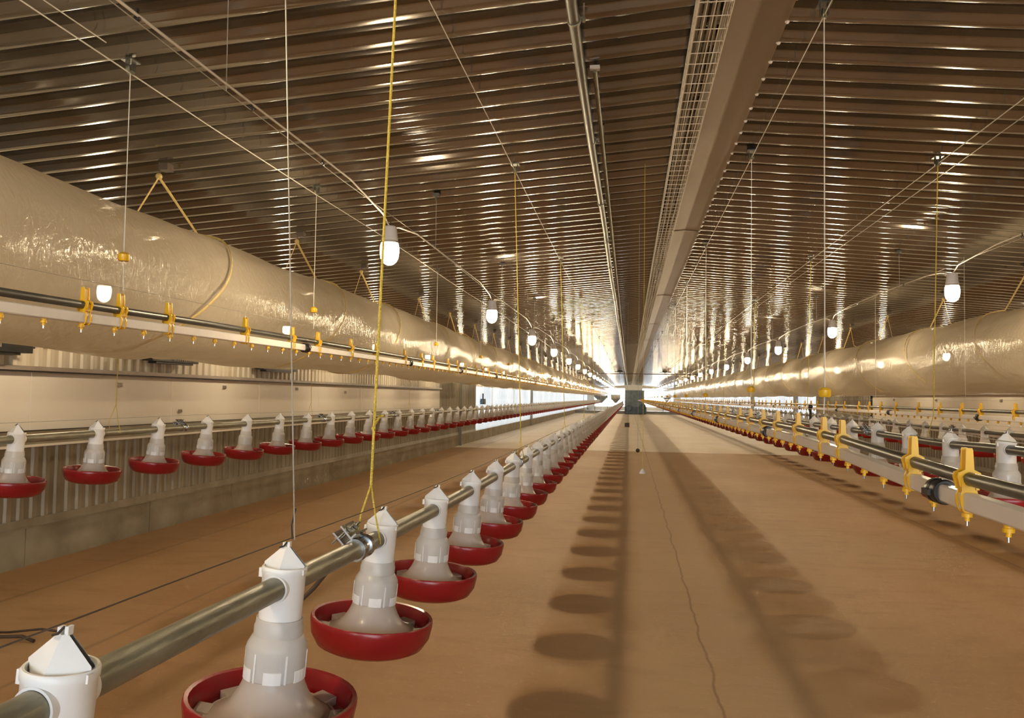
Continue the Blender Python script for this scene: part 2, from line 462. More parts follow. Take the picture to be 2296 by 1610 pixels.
# ridge flashing
b = MB()
nseg = 42
for k in range(nseg):
    ya, yb = Y0 + k * (Y1 - Y0) / nseg, Y0 + (k + 1) * (Y1 - Y0) / nseg + .05
    dz = .0025 * (k % 2)
    def zz(x): return RIDGE_Z - .042 - .10 * abs(x - RIDGE_X) - dz
    xs = [.405, .55, .56, .57, .705]
    v = [(x, yy, zz(x)) for yy in (ya, yb) for x in xs] + [(x, yy, zz(x) + .002) for yy in (ya, yb) for x in xs]
    b.add(v, [(i, i + 1, 5 + i + 1, 5 + i) for i in range(4)] + [(10 + i, 15 + i, 16 + i, 11 + i) for i in range(4)])
tag(b.obj('trim_10', M_flash, smooth=20), kind='structure')

# ------------------------------------------------------------------ pan feeder
PIPE_UP = 0.226     # pipe axis above the pan's rim
def feeder_meshes(n):
    """origin on the pipe's axis, so that the feeder swings about the pipe"""
    z = -PIPE_UP
    pan = MB(); pan.lathe([(.001, z - .072), (.10, z - .080), (.128, z - .081), (.150, z - .070), (.1665, z - .042), (.1715, z - .010), (.1715, z + .002),
                           (.169, z + .006), (.161, z + .004), (.155, z - .012), (.152, z - .040), (.132, z - .060), (.10, z - .066), (.06, z - .050), (.001, z - .045)], n)
    cone = MB(); cone.lathe([(.0585, z + .048), (.062, z + .032), (.070, z + .014), (.084, z - .008), (.106, z - .026), (.130, z - .036), (.130, z - .040), (.104, z - .031), (.081, z - .012), (.067, z + .010), (.058, z + .030), (.0555, z + .048)], n)
    fins = MB()
    for k in range(8):
        a = 2 * PI * (k + .3) / 8; R = Matrix.Rotation(a, 3, 'Z')
        q = [Vector((.118, 0, z - .030)), Vector((.148, 0, z - .026)), Vector((.148, 0, z - .044)), Vector((.118, 0, z - .042))]
        v = [R @ (p + Vector((0, s, 0))) for s in (-.024, .024) for p in q]
        fins.add(v, [(0, 1, 2, 3), (7, 6, 5, 4), (0, 4, 5, 1), (1, 5, 6, 2), (2, 6, 7, 3), (3, 7, 4, 0)])
    fins.lathe([(.126, z - .0335), (.130, z - .0335), (.130, z - .0375), (.126, z - .0375)], n, closed=True)
    band = MB()
    band.lathe([(.0465, z + .162), (.0470, z + .150), (.0490, z + .146), (.0490, z + .128), (.0520, z + .124), (.0595, z + .110), (.0605, z + .104), (.0605, z + .046), (.058, z + .043), (.0575, z + .104), (.047, z + .126), (.0445, z + .162)], n, closed=True)
    slots = MB()
    for k in range(6):
        a = 2 * PI * k / 6 - .2; R = Matrix.Rotation(a, 3, 'Z')
        for q in (-.010, .0, .010):
            R2_ = Matrix.Rotation(a + q / .06 * 1.1, 3, 'Z')
            slots.box(R2_ @ Vector((.0602, 0, z + .056)), (.003, .0125, .024), 0, R2_)
        R3_ = Matrix.Rotation(a + .42, 3, 'Z')
        slots.box(R3_ @ Vector((.0603, 0, z + .072)), (.003, .004, .056), 0, R3_)
    hood = MB()
    # round white barrel, open at the top
    hood.lathe([(.0425, z + .150), (.0430, z + .190), (.0432, z + .250), (.0452, z + .253), (.0452, z + .263), (.0432, z + .266), (.0400, z + .266), (.0400, z + .150)], n, closed=True)
    # two folded plates rising to the clip: broad faces look along the pipe
    zs, za = z + .236, z + .305
    for s in (1, -1):
        L, F, Rr = (-.0425, -.004 * s, zs), (.004, -.0425 * s, zs), (.0425, -.004 * s, zs)
        L2, F2, R2 = (-.0430, -.004 * s, zs + .034), (.004, -.0425 * s, zs + .018), (.0430, -.004 * s, zs + .034)
        t0, t1, t2 = (-.007, -.003 * s, za), (.002, -.009 * s, za), (.007, -.003 * s, za)
        hood.add([L, F, L2, F2, t0, t1], [(0, 1, 3, 2), (2, 3, 5, 4)])
        hood.add([F, Rr, F2, R2, t1, t2], [(0, 1, 3, 2), (2, 3, 5, 4)])
    hood.add([(-.007, -.003, za), (.007, -.003, za), (.007, .003, za), (-.007, .003, za), (.002, -.009, za), (.002, .009, za)], [(0, 4, 1, 2, 5, 3)])
    hood.box((-.005, 0, za + .003), (.005, .010, .009)); hood.box((.005, 0, za + .004), (.005, .010, .011))
    # collars round the pipe
    for s in (1, -1):
        hood.lathe([(.0240, s * .028), (.0240, s * .0455), (.0275, s * .0455), (.0280, s * .028)], n, axis='y', closed=True)
    hood.box((-.0425, -.012, z + .25), (.010, .009, .018)); hood.box((.0425, -.008, z + .258), (.007, .010, .011))
    clip = MB(); clip.tube([(-.013, -.005, za - .003), (-.003, -.010, za + .001), (.0, -.003, za + .008), (.003, .005, za + .003)], .0018, 6)
    return dict(pan=pan, cone=cone, fins=fins, band=band, slots=slots, hood=hood, clip=clip)
FM = feeder_meshes(40)
ME = {k: FM[k].mesh(k, m) for k, m in (('pan', M_red), ('cone', M_cone), ('fins', M_cone), ('band', M_milky), ('slots', M_white), ('hood', M_white), ('clip', M_black))}
FM2 = feeder_meshes(18)
ME2 = {k: FM2[k].mesh(k, m) for k, m in (('pan', M_red), ('cone', M_cone), ('band', M_milky), ('hood', M_white))}
FS = 1.078
def feeder(level, loc, tilt, yaw, label, group):
    if level == 2:
        o = bpy.data.objects.new('pan_feeder', ME_ONE); COL.objects.link(o); o.location = loc; o.rotation_euler = (0, tilt, 0); o.scale = (FS, FS, FS)
        return tag(o, label, 'feeder', group)
    t = thing('pan_feeder', label, 'feeder', loc, group); t.rotation_euler = (0, tilt, 0); t.scale = (FS, FS, FS)
    src = ME if level == 0 else ME2
    def ch(name, key, parent):
        o = bpy.data.objects.new(name, src[key]); COL.objects.link(o); o.parent = parent; return o
    ch('feed_pan', 'pan', t); c = ch('feed_cone', 'cone', t); bnd = ch('sleeve', 'band', t); h = ch('hood', 'hood', t)
    if level == 0:
        ch('feed_guard', 'fins', c); ch('window_band', 'slots', bnd); ch('wire_clip', 'clip', h)
    return t
# one light mesh for the small distant ones
one = MB()
z = -PIPE_UP
one.lathe([(.001, z - .078), (.128, z - .081), (.166, z - .042), (.172, z + .003), (.160, z + .003), (.148, z - .030), (.08, z - .045)], 12, mi=0)
one.lathe([(.128, z - .038), (.08, z - .003), (.060, z + .045), (.060, z + .105), (.048, z + .125), (.043, z + .265), (.03, z + .28), (.007, z + .305), (.001, z + .31)], 10, mi=1)
ME_ONE = one.mesh('distant_feeder', [M_red, M_milky])

def interp(tab):
    ys, zs = zip(*tab)
    return lambda y: float(np.interp(y, ys, zs))
def rel(tab, s=1.0): return interp([(y * s, EYE + (z - 1.07) * s) for y, z in tab])
ROWS = [
    # name, x, first y, spacing, pipe height, tilt, label words
    ('centre', -.75, 1.023, .724, rel([(-5, .70), (1.0, .661), (1.75, .648), (2.45, .632), (3.2, .622), (3.8, .618), (6, .614), (13, .625), (46, .60), (118, .62)]), .085, 'the row left of the aisle'),
    ('left', -3.63, 4.49, .753, rel([(-5, .78), (4.7, .797), (6, .80), (8, .79), (12, .776), (118, .77)], 1.1), .085, 'the row along the left wall'),
    ('right', 1.95, 4.645, .753, rel([(-5, .83), (4.6, .832), (5.4, .815), (7, .82), (118, .80)]), -.01, 'the row right of the aisle'),
    ('far right', 4.75, 9.7, .753, rel([(-5, .68), (118, .68)]), -.01, 'the row along the right wall'),
]
Y_STUFF = 55.0
stuff = MB()
for name, x, y0, sp, zf, tilt, where in ROWS:
    y = y0; k = 0
    ys = []
    while y < Y1 - 8: ys.append(y); y += sp
    for k, y in enumerate(ys, 1):
        jt = random.uniform(-.012, .012)
        z = zf(y)
        if y > Y_STUFF:
            for (vx, vy, vz) in one.v: stuff.v.append((vx * FS + x, vy * FS + y, vz * FS + z))
            o_ = len(stuff.v) - len(one.v)
            stuff.f.extend([tuple(i + o_ for i in f) for f in one.f]); stuff.mi.extend(one.mi)
            continue
        lvl = 0 if (y < 7 or (name == 'right' and y < 7.5)) else (1 if y < 26 else 2)
        if k == 1 and name == 'centre': lab = 'white feeder cut off at the bottom left corner, its pan out of frame'
        elif k <= 30: lab = 'red-panned feeder, %s from the camera in %s' % (nth(k), where)
        else: lab = 'tiny distant feeder in the far stretch of ' + where
        feeder(lvl, (x, y, z), tilt + jt, 0, lab, 'feeders in ' + where)
tag(stuff.obj('distant_feeders', [M_red, M_milky]), 'mass of tiny distant red and white feeders beyond the low barrier', 'feeders', kind='stuff')

# feed pipes with couplings, the pipe runs through the feeders
def coupling_mesh():
    b = MB()
    for s in (-.032, .032):
        b.lathe([(.0262, s - .013), (.0310, s - .013), (.0335, s - .006), (.0285, s), (.0335, s + .006), (.0310, s + .013), (.0262, s + .013)], 24, axis='y', closed=True)
    b.lathe([(.0258, -.045), (.0272, -.045), (.0272, .045), (.0258, .045)], 24, axis='y', closed=True)
    R = Matrix.Rotation(math.radians(-42), 3, 'Y')
    for s in (-.011, .011):
        b.box(R @ Vector((s * 1.3, 0, .050)), (.005, .098, .052), 0, R); b.box(R @ Vector((s * 2.2, 0, .032)), (.020, .098, .005), 0, R)
    for yy in (-.026, .026):
        for s in (-.019, .019):
            b.lathe([(.001, -.005), (.0075, -.005), (.0075, .005), (.001, .005)], 6, mi=0) if False else None
        p = [R @ Vector((sx, yy, .058)) for sx in (-.044, .038)]
        b.tube(p, .0035, 8); b.tube([R @ Vector((-.028, yy, .058)), R @ Vector((-.018, yy, .058))], .0095, 6)
        b.tube([R @ Vector((.018, yy, .058)), R @ Vector((.027, yy, .058))], .0095, 6)
    return b
coup_me = coupling_mesh().mesh('coupling', M_zinc)
PIPES = {'centre': 'grey galvanised feed pipe crossing the bottom left foreground through the feeders',
         'left': 'grey feed pipe through the feeders along the left wall',
         'right': 'dark grey feed pipe through the feeders right of the aisle',
         'far right': 'grey feed pipe through the feeders along the right wall'}
for name, x, y0, sp, zf, tilt, where in ROWS:
    t = thing('feed_pipe', PIPES[name], 'pipe', (x, y0, 0))
    pts = [(0, y - y0, zf(y)) for y in list(np.arange(Y0 + .2 if name != 'centre' else -.2, 8, .35)) + list(np.arange(8, Y1 - 2, 2.5))]
    b = MB(); b.tube(pts, .0255, 20); b.obj('pipe', M_galv if name in ('centre', 'left') else M_galv_dark, t)
    cy = {'centre': [2.27, 5.62], 'left': [6.35, 9.5], 'right': [7.15, 9.9], 'far right': [13.0, 16]}[name]
    while cy[-1] < 50: cy.append(cy[-1] + 3.0)
    for y in cy:
        o = bpy.data.objects.new('coupling', coup_me); COL.objects.link(o); o.parent = t; o.location = (0, y - y0, zf(y))
# anti-roost wires over the feeder tips
for name, x, y0, sp, zf, tilt, where in ROWS:
    top = .088 + .008
    pts = [(x + math.sin(tilt) * top, y, zf(y) + top + .004) for y in list(np.arange(.3 if name == 'centre' else Y0 + .3, 10, .5)) + list(np.arange(10, 60, 4))]
    b = MB(); b.tube(pts, .0014, 5)
    tag(b.obj('roost_wire', M_wire_dark if name == 'centre' else M_wire), 'thin wire running over the feeder tips of ' + where, 'wire')

# ------------------------------------------------------------------ drinker lines
def bracket_meshes():
    """a folded yellow saddle hugging the pipe and the tube; faces look along the line"""
    def outline(g):
        pts = [(-.010, .100), (.010, .100), (.013, .092), (.017, .030), (.030, .020), (.034, .004), (.028, -.018), (.019, -.026),
               (.021, -.034), (.027, -.044), (.026, -.062), (.020, -.078), (.013, -.084),
               (-.013, -.084), (-.020, -.078), (-.026, -.062), (-.027, -.044), (-.021, -.034), (-.019, -.026), (-.028, -.018), (-.034, .004), (-.030, .020), (-.017, .030), (-.013, .092)]
        return [(px * g * (.62 if pz > .025 else .85), pz * (.76 if pz > 0 else 1.0)) for px, pz in pts]
    b = MB()
    b.prism(outline(1.0), -.018, -.013); b.prism(outline(.98), .013, .018)
    b.box((0, 0, .044), (.013, .028, .048)); b.box((0, 0, -.05), (.030, .020, .050))
    b.box((.0165, 0, -.012), (.008, .044, .03)); b.box((-.0165, 0, -.012), (.008, .044, .03))
    return b.mesh('bracket', M_yellow)
bracket_me = bracket_meshes()
nb = MB()
nb.lathe([(.001, .004), (.010, .004), (.010, -.008), (.0125, -.009), (.0125, -.018), (.006, -.019), (.006, -.028), (.001, -.028)], 12)
nip_me = nb.mesh('nipple', M_yellow)
npn = MB(); npn.lathe([(.001, -.026), (.0028, -.026), (.0028, -.040), (.001, -.041)], 8); pin_me = npn.mesh('pin', M_zinc)
cp = MB(); cp.lathe([(.024, -.038), (.030, -.038), (.034, -.030), (.034, -.012), (.030, -.008), (.030, .008), (.034, .012), (.034, .030), (.030, .038), (.024, .038)], 20, axis='y', closed=True)
cp.box((-.034, 0, -.002), (.014, .05, .016)); cp.box((.034, 0, .004), (.014, .04, .012))
seal_me = cp.mesh('tube_connector', M_black)
LINES = [
    dict(key='left', x=-2.5 * Q, z=rel([(-5, 1.44), (2.97, 1.457), (3.5, 1.462), (4.5, 1.474), (5.7, 1.481), (11, 1.50), (118, 1.50)], Q), drop=.055,
         br=[3.49, 3.76, 4.19, 5.10, 5.86, 6.38, 7.18, 7.93, 8.98, 9.74], nip0=3.222, nsp=.2475, cp=[6.12, 9.2, 12.1], pipe=M_galv_dark,
         lab='raised drinker line with yellow brackets in front of the left air duct'),
    dict(key='right', x=.91 * Q, z=rel([(-5, .865), (2.08, .863), (2.43, .866), (2.87, .879), (3.72, .907), (4.67, .920), (8, .925), (118, .90)], Q), drop=.056,
         br=[2.405, 2.835, 3.73, 4.07, 4.67, 5.29, 5.84], nip0=1.912, nsp=.2475, cp=[2.60, 5.66, 8.7], pipe=M_galv_dark,
         lab='drinker line with bright yellow brackets reaching in from the right edge'),
    dict(key='far right', x=3.7 * Q, z=rel([(-5, .985), (8, .99), (118, 1.0)], Q), drop=.066,
         br=[8.6, 9.4, 9.9, 10.56, 11.3, 12.2, 12.9], nip0=8.0, nsp=.2475, cp=[9.45, 12.5, 15.5], pipe=M_galv_dark,
         lab='distant drinker line below the right air duct before the pale wall panels'),
]
for D in LINES:
    x, zf = D['x'], D['z']
    D['br'] = [q * Q for q in D['br']]; D['cp'] = [q * Q for q in D['cp']]; D['nip0'] *= Q; D['nsp'] *= Q
    t = thing('drinker_line', D['lab'], 'drinker line', (x, 3, 0))
    ys = list(np.arange(-4.6, 9, .4)) + list(np.arange(9, Y1 - 2, 3))
    b = MB(); b.tube([(0, y - 3, zf(y)) for y in ys], .017, 16); b.obj('pipe', D['pipe'], t)
    b = MB()
    for i in range(len(ys) - 1):
        pass
    pr = [(-.013, -.022), (.013, -.022), (.016, -.018), (.016, .018), (.012, .022), (-.012, .022), (-.016, .018), (-.016, -.018)]
    vs = [(px, y - 3, zf(y) - D['drop'] + pz) for y in ys for px, pz in pr]; n = len(pr)
    b.add(vs, [(i * n + k, i * n + (k + 1) % n, (i + 1) * n + (k + 1) % n, (i + 1) * n + k) for i in range(len(ys) - 1) for k in range(n)])
    b.obj('water_tube', M_tube, t)
    def put(nm, me, y, z, par=t):
        o = bpy.data.objects.new(nm, me); COL.objects.link(o); o.parent = par; o.location = (0, y - 3, z); return o
    br = list(D['br']); back = br[0] - .6
    while back > .3: br.insert(0, back); back -= .62
    while br[-1] < 62: br.append(br[-1] + (.55 if len(br) % 3 else .82))
    br = [q for q in br if q > (0.9 if D['key'] == 'right' else 1.5)]
    for y in br[:98]: put('bracket', bracket_me, y, zf(y))
    y = D['nip0']
    while y > 1.4: y -= D['nsp']
    nys = []
    while y < 60: nys.append(y); y += D['nsp']
    st = MB()
    for k, y in enumerate(nys):
        zt = zf(y) - D['drop'] - .022
        if k < 99:
            o = put('nipple', nip_me, y, zt)
            if y < 9:
                q = bpy.data.objects.new('pin', pin_me); COL.objects.link(q); q.parent = o
        else:
            st.box((0, y - 3, zt - .014), (.02, .02, .03))
    tag(st.obj('distant_nipples', M_yellow, t, smooth=0), kind='stuff')
    cc = D['cp']
    while cc[-1] < 50: cc.append(cc[-1] + 3.0)
    for y in cc: put('tube_connector', seal_me, y, zf(y) - D['drop'])
    # thin guard wire above the line
    b = MB(); b.tube([(x, y, zf(y) + .105) for y in list(np.arange(-4.5, 9, .5)) + list(np.arange(9, 60, 4))], .0012, 5)
    tag(b.obj('guard_wire', M_wire), 'thin wire stretched over the ' + {'left': 'raised left', 'right': 'near right', 'far right': 'distant right'}[D['key']] + ' drinker line', 'wire')

# ------------------------------------------------------------------ air ducts and their strap hangers
def duct(name, cx, cz, r, label, seed, hang):
    g = np.random.default_rng(seed)
    n = 56; ys = np.arange(Y0 + .3, Y1 - 4, .11)
    ph = g.uniform(0, 6.28, (6,))
    b = MB(); vs = []
    hang = np.array(hang)
    for y in ys:
        d = np.min(np.abs(hang - y)) if len(hang) else 1
        pinch = -.018 * math.exp(-(d / .07) ** 2)
        sag = -.010 * math.cos(2 * PI * (y - hang[0]) / 2.25) + .010
        wob = .02 * math.sin(.7 * y + ph[0])
        for k in range(n):
            a = 2 * PI * k / n
            rr = r + pinch + .006 * math.sin(3 * a + .9 * y + ph[1]) + .004 * math.sin(7 * a + 1.7 * y + ph[2]) + .003 * math.sin(13 * a - 4.1 * y + ph[3]) \
                + .004 * math.sin(5 * y + 2 * a + ph[4])
            vs.append((cx + wob + rr * math.cos(a) * 1.0, y, cz - sag + rr * math.sin(a) * (1.0 + .02 * math.sin(.9 * y + ph[5]))))
    m = len(ys)
    b.add(vs, [(i * n + k, (i + 1) * n + k, (i + 1) * n + (k + 1) % n, i * n + (k + 1) % n) for i in range(m - 1) for k in range(n)])
    return tag(b.obj(name, M_duct, smooth=180), label, 'air duct')
HL = [.9, 2.9] + [q * .965 for q in (5.04, 7.34, 9.23, 11.9, 14.04)]
while HL[-1] < 60: HL.append(HL[-1] + 2.25)
HR = [7.45, 9.2, 10.0, 11.7, 14.0]
HR = [1.0, 3.2, 5.4] + [7.45, 9.3, 11.6, 14.0]
while HR[-1] < 60: HR.append(HR[-1] + 2.25)
CL, CR = (-3.0, EYE + .655, .430), (4.12, EYE + .57, .455)
duct('air_duct', *CL, 'milky plastic air duct hanging along the left side', 3, HL)
duct('air_duct', *CR, 'milky plastic air duct hanging along the right side', 5, HR)
def hanger(cx, cz, r, y, near, label, group, loop=True, i=0):
    zt = ceil_z(cx) - .12
    t = thing('duct_hanger', label, 'strap', (cx, y, zt), group)
    zt0 = zt
    def W(px, py, pz): return (px - cx, py - y, pz - zt0)
    R = r + .010
    b = MB()
    top = lambda a, yy: W(cx + R * math.cos(a), yy, cz + R * math.sin(a))
    s = 1 if near > 0 else -1
    path = [W(cx, y, zt)]
    for a, yy in ((PI / 2, y + .50), (PI / 2 - s * .5, y + .44), (PI / 2 - s * 1.0, y + .28), (PI / 2 - s * 1.5, y + .08), (PI / 2 - s * 2.0, y - .18),
                  (PI / 2 - s * 2.5, y - .42), (PI / 2 - s * 3.0, y - .55), (PI / 2 - s * 3.6, y - .55), (PI / 2 - s * 4.4, y - .48), (PI / 2 - s * 5.3, y - .32), (PI / 2 - s * 2 * PI, y - .22)):
        path.append(top(a, yy))
    if not loop: path = path[:2]; 
    # smooth the loop a little
    def cr(p, m=5):
        out = [Vector(p[0])]
        for k in range(1, len(p) - 1):
            p0, p1, p2, p3 = (Vector(p[max(1, k - 1)]), Vector(p[k]), Vector(p[k + 1]), Vector(p[min(len(p) - 1, k + 2)]))
            for q in range(m):
                u = q / m
                out.append(.5 * ((2 * p1) + (-p0 + p2) * u + (2 * p0 - 5 * p1 + 4 * p2 - p3) * u * u + (-p0 + 3 * p1 - 3 * p2 + p3) * u ** 3))
        out.append(Vector(p[-1])); return out
    path = cr(path) if loop else path + [top(PI / 2, y - .22)][:0]
    b.tube(path + [W(cx, y, zt)] if loop else path, .011, 6, flat=.35)
    b.obj('strap', M_strap, t)
    if not loop:
        b = MB(); b.tube([W(cx, y, zt), top(PI / 2, y - .22)], .0085, 6, flat=.35); b.obj('strap', M_strap, t)
    b = MB(); b.ball((0, 0, .005), .022, 8, 6); b.obj('knot', M_strap, t)
    b = MB(); b.tube([(0, 0, .01), (.008, 0, .04), (-.002, 0, .07), (0, 0, .10)], .004, 6)
    b.box((.03, .03, .070), (.06, .07, .045)); b.obj('hook', M_wire_dark, t)
    return t
for side, (cx, cz, r), H, near in (('left', CL, HL, 1), ('right', CR, HR, -1)):
    k = 0
    for i, y in enumerate([h for h in H if h > 3.9]):
        k += 1
        lab = ('pale yellow strap hanger on the %s duct, %s from the camera' % (side, nth(k))) if k <= 12 else 'tiny pale strap hanger far down the %s air duct' % side
        hanger(cx, cz, r, y, near, lab, 'strap hangers on the %s duct' % side, loop=True, i=i)

# ------------------------------------------------------------------ lamps and their cables
LYL = [q * 1.02 for q in (4.99, 8.9, 12.69, 16.43, 20.6, 24.27)]
while LYL[-1] < Y1 - 6: LYL.append(LYL[-1] + 3.87)
LYR = [q * 1.02 for q in (7.49, 11.72, 15.84, 19.87, 24.08, 28.46, 32.88)]
while LYR[-1] < Y1 - 6: LYR.append(LYR[-1] + 4.25)
LYL = [-2.8, 1.15] + LYL; LYR = [-1.0, 3.3] + LYR
LXL, LXR = -1.53, 2.785
sock = MB(); sock.lathe([(.001, .098), (.030, .098), (.038, .092), (.044, .030), (.046, .028), (.046, .012), (.001, .012)], 24); sock_me = sock.mesh('socket', M_tube)
rg = MB(); rg.lathe([(.040, .012), (.048, .012), (.048, .000), (.040, .000)], 24, closed=True); ring_me = rg.mesh('seal_ring', M_wire)
gl = MB(); gl.lathe([(.044, 0), (.050, -.010), (.0525, -.030), (.0525, -.060), (.049, -.085), (.040, -.105), (.025, -.120), (.010, -.1265), (.001, -.128)], 24); glass_me = gl.mesh('lamp_glass', M_glow)
hk = MB(); hk.tube([(0, 0, .095), (0, .01, .115), (.004, 0, .13), (0, -.01, .145)], .003, 6); hook_me = hk.mesh('hook', M_wire_dark)
def lamp(x, y, z, label, group, bulb):
    t = thing('hanging_lamp', label, 'lamp', (x, y, z), group); t.scale = (1.15, 1.15, 1.12)
    for nm, me in (('socket', sock_me), ('seal_ring', ring_me), ('lamp_glass', glass_me), ('hook', hook_me)):
        o = bpy.data.objects.new(nm, me); COL.objects.link(o); o.parent = t
    lo = bpy.data.objects.new('bulb_light', bulb); COL.objects.link(lo); lo.parent = t; lo.location = (0, 0, -.06)
bulb = bpy.data.lights.new('bulb_light', 'POINT'); bulb.energy = LAMP_W; bulb.color = LAMP_COL; bulb.shadow_soft_size = .045
bulb_dim = bulb.copy(); bulb_dim.name = 'outer_bulb_light'; bulb_dim.energy = LAMP_W * .62
def zl(y): return EYE + .965 + .012 * math.sin(y * 1.3)
def zr(y): return EYE + 1.01 + .012 * math.sin(y * 1.7 + 1)
LYA = [q for q in np.arange(6.6 - 3.9 * 2, Y1 - 6, 3.9)]; LYB = [q for q in np.arange(7.9 - 3.95 * 2, Y1 - 6, 3.95)]
def zo(y): return EYE + .90 + .01 * math.sin(y * 1.1)
for side, x, L, zf in (('left', LXL, LYL, zl), ('right', LXR, LYR, zr), ('outer left', -4.55, LYA, zo), ('outer right', 5.65, LYB, zo)):
    k = 0
    for y in L:
        vis = (y > 4.5 if side == 'left' else y > 5)
        if 'outer' in side:
            lamp(x, y, zf(y), 'lit jar lamp hanging behind the %s air duct near the wall' % side.split()[1], 'jar lamps behind the %s duct' % side.split()[1], bulb_dim); continue
        if vis: k += 1
        lab = ('glowing jar lamp, %s from the camera in the %s lamp row' % (nth(k), side)) if vis and k <= 20 else \
              ('lit jar lamp of the %s row hanging overhead beside the camera' % side if not vis else 'tiny lit jar lamp at the far end of the %s lamp row' % side)
        lamp(x, y, zf(y), lab, 'jar lamps in the %s row' % side, bulb)
    # cable clipped under a wire, dipping to each lamp
    pts = []
    for a, c in zip(L, L[1:]):
        za, zc = zf(a) + .10, zf(c) + .10
        d = c - a
        pts += [(x, a, za), (x - .01, a + .06 * d, za + .05), (x + .01, a + .16 * d, za + .085), (x, a + .5 * d, (za + zc) / 2 + .10), (x + .008, a + .8 * d, zc + .105), (x - .006, c - .035 * d, zc + .06)]
    pts.append((x, L[-1], zf(L[-1]) + .1))
    b = MB(); b.tube(pts, .0052, 6)
    t = tag(b.obj('lamp_cable', M_wcable), 'pale power cable linking the lamps of the %s row' % side, 'cable')
    b = MB(); ww = [(x, y, zf(y) + .185) for y in np.arange(Y0 + .2, Y1 - 6, 1.5)]
    b.tube(ww, .0022, 5); tag(b.obj('messenger_wire', M_wire), 'thin steel wire carrying the lamp cable of the %s row' % side, 'wire')
    # black clips tying cable to wire
    cm = MB(); cm.lathe([(.006, -.006), (.010, -.006), (.010, .006), (.006, .006)], 10, axis='y', closed=True); cm.box((0, 0, .018), (.004, .01, .024)); cme = cm.mesh('clip', M_black)
    for a, c in zip(L, L[1:]):
        if a > 22 or 'outer' in side: break
        for q in (.3, .5, .7):
            o = bpy.data.objects.new('clip', cme); COL.objects.link(o); o.parent = t
            yy = a + q * (c - a); o.location = (x, yy, zf(yy) + .195)
    # drop wires from the ceiling
    k = 0
    if 'outer' in side: continue
    for y in list(np.arange(2.9, 50, 3.43)) if side == 'left' else list(np.arange(5.2, 50, 3.87)):
        k += 1
        zt = ceil_z(x) - .02
        t = thing('lamp_wire_hanger', ('thin drop wire to the %s lamp cable, %s from the camera' % (side, nth(k))) if k <= 9 else 'tiny drop wire far down the %s lamp row' % side, 'wire', (x, y, zt), 'drop wires of the %s lamp row' % side)
        b = MB(); b.tube([(0, 0, 0), (.004, 0, (zf(y) + .185 - zt))], .0018, 5); b.obj('wire', M_wire, t)
        b = MB(); b.box((0, 0, -.012), (.05, .05, .024)); b.box((0, 0, -.035), (.012, .03, .04)); b.obj('bracket', M_galv_dark, t)

# ------------------------------------------------------------------ suspension of the lines: pulleys, ropes, yellow knobs
def pulley(x, y, label, group):
    zt = ceil_z(x) - .026
    t = thing('ceiling_pulley', label, 'pulley', (x, y, zt), group)
    b = MB(); b.box((0, 0, -.004), (.06, .07, .008)); b.box((.016, 0, -.03), (.003, .03, .05)); b.box((-.016, 0, -.03), (.003, .03, .05)); b.obj('bracket', M_galv_dark, t)
    b = MB()
    pr = [(.004, -.009), (.024, -.009), (.017, 0), (.024, .009), (.004, .009)]
    b.lathe(pr, 16, (0, 0, -.045), axis='z', closed=True)
    R = Matrix.Rotation(PI / 2, 3, 'Y')
    b.v = [tuple(R @ (Vector(p) - Vector((0, 0, -.045))) + Vector((0, 0, -.045))) for p in b.v]
    b.obj('wheel', M_galv, t)
    return zt - .05
def rope(name, pts, r, mat, label, cat='rope', group=None, knob=None, n=6):
    base = Vector(pts[-1])
    t = thing(name, label, cat, tuple(base), group)
    b = MB(); b.tube([Vector(p) - base for p in pts], r, n); b.obj('strand', mat, t)
    if knob is not None:
        kb = MB(); kb.lathe([(.001, -.020), (.022, -.020), (.026, -.012), (.026, .010), (.018, .018), (.006, .022), (.001, .022)], 16); o = kb.obj('knob', M_yellow, t)
        o.location = Vector(knob) - base
    return t
# left drinker: pulleys at x -2.5
dl = LINES[0]; dr = LINES[1]; d3 = LINES[2]
yl = [q * Q for q in (3.77, 6.27, 10.5)]; 
while yl[-1] < 45: yl.append(yl[-1] + 3.0)
for k, y in enumerate(yl, 1):
    zt = pulley(dl['x'], y, ('ceiling pulley above the raised drinker line, %s from the camera' % nth(k)) if k < 9 else 'tiny pulley above the far stretch of the raised drinker line', 'pulleys above the raised left drinker line')
    zk = qz(1.735)
    rope('hanging_string', [(dl['x'], y, zt), (dl['x'], y, zk), (dl['x'] + .003, y, dl['z'](y) + .09)], .0022, M_wcord,
         ('white cord with yellow knob holding the raised drinker line, %s from the camera' % nth(k)) if k < 9 else 'tiny white cord holding the far stretch of the raised drinker line', 'cord', 'cords of the raised left drinker line', knob=(dl['x'], y, zk))
# winch cables along the ceiling for it
b = MB(); b.tube([(dl['x'], y, ceil_z(dl['x']) - .085 + .01 * math.sin(y)) for y in np.arange(-4.8, 60, 1.5)], .0032, 6)
tag(b.obj('winch_cable', M_wcord), 'white winch cable under the ceiling over the raised drinker line', 'cable')
b = MB(); b.tube([(dl['x'] + .055, y, ceil_z(dl['x']) - .058) for y in np.arange(-4.8, 3.5, .8)], .0026, 6)
tag(b.obj('winch_cable', M_wcord), 'shorter white cable beside it ending at the first left pulley', 'cable')
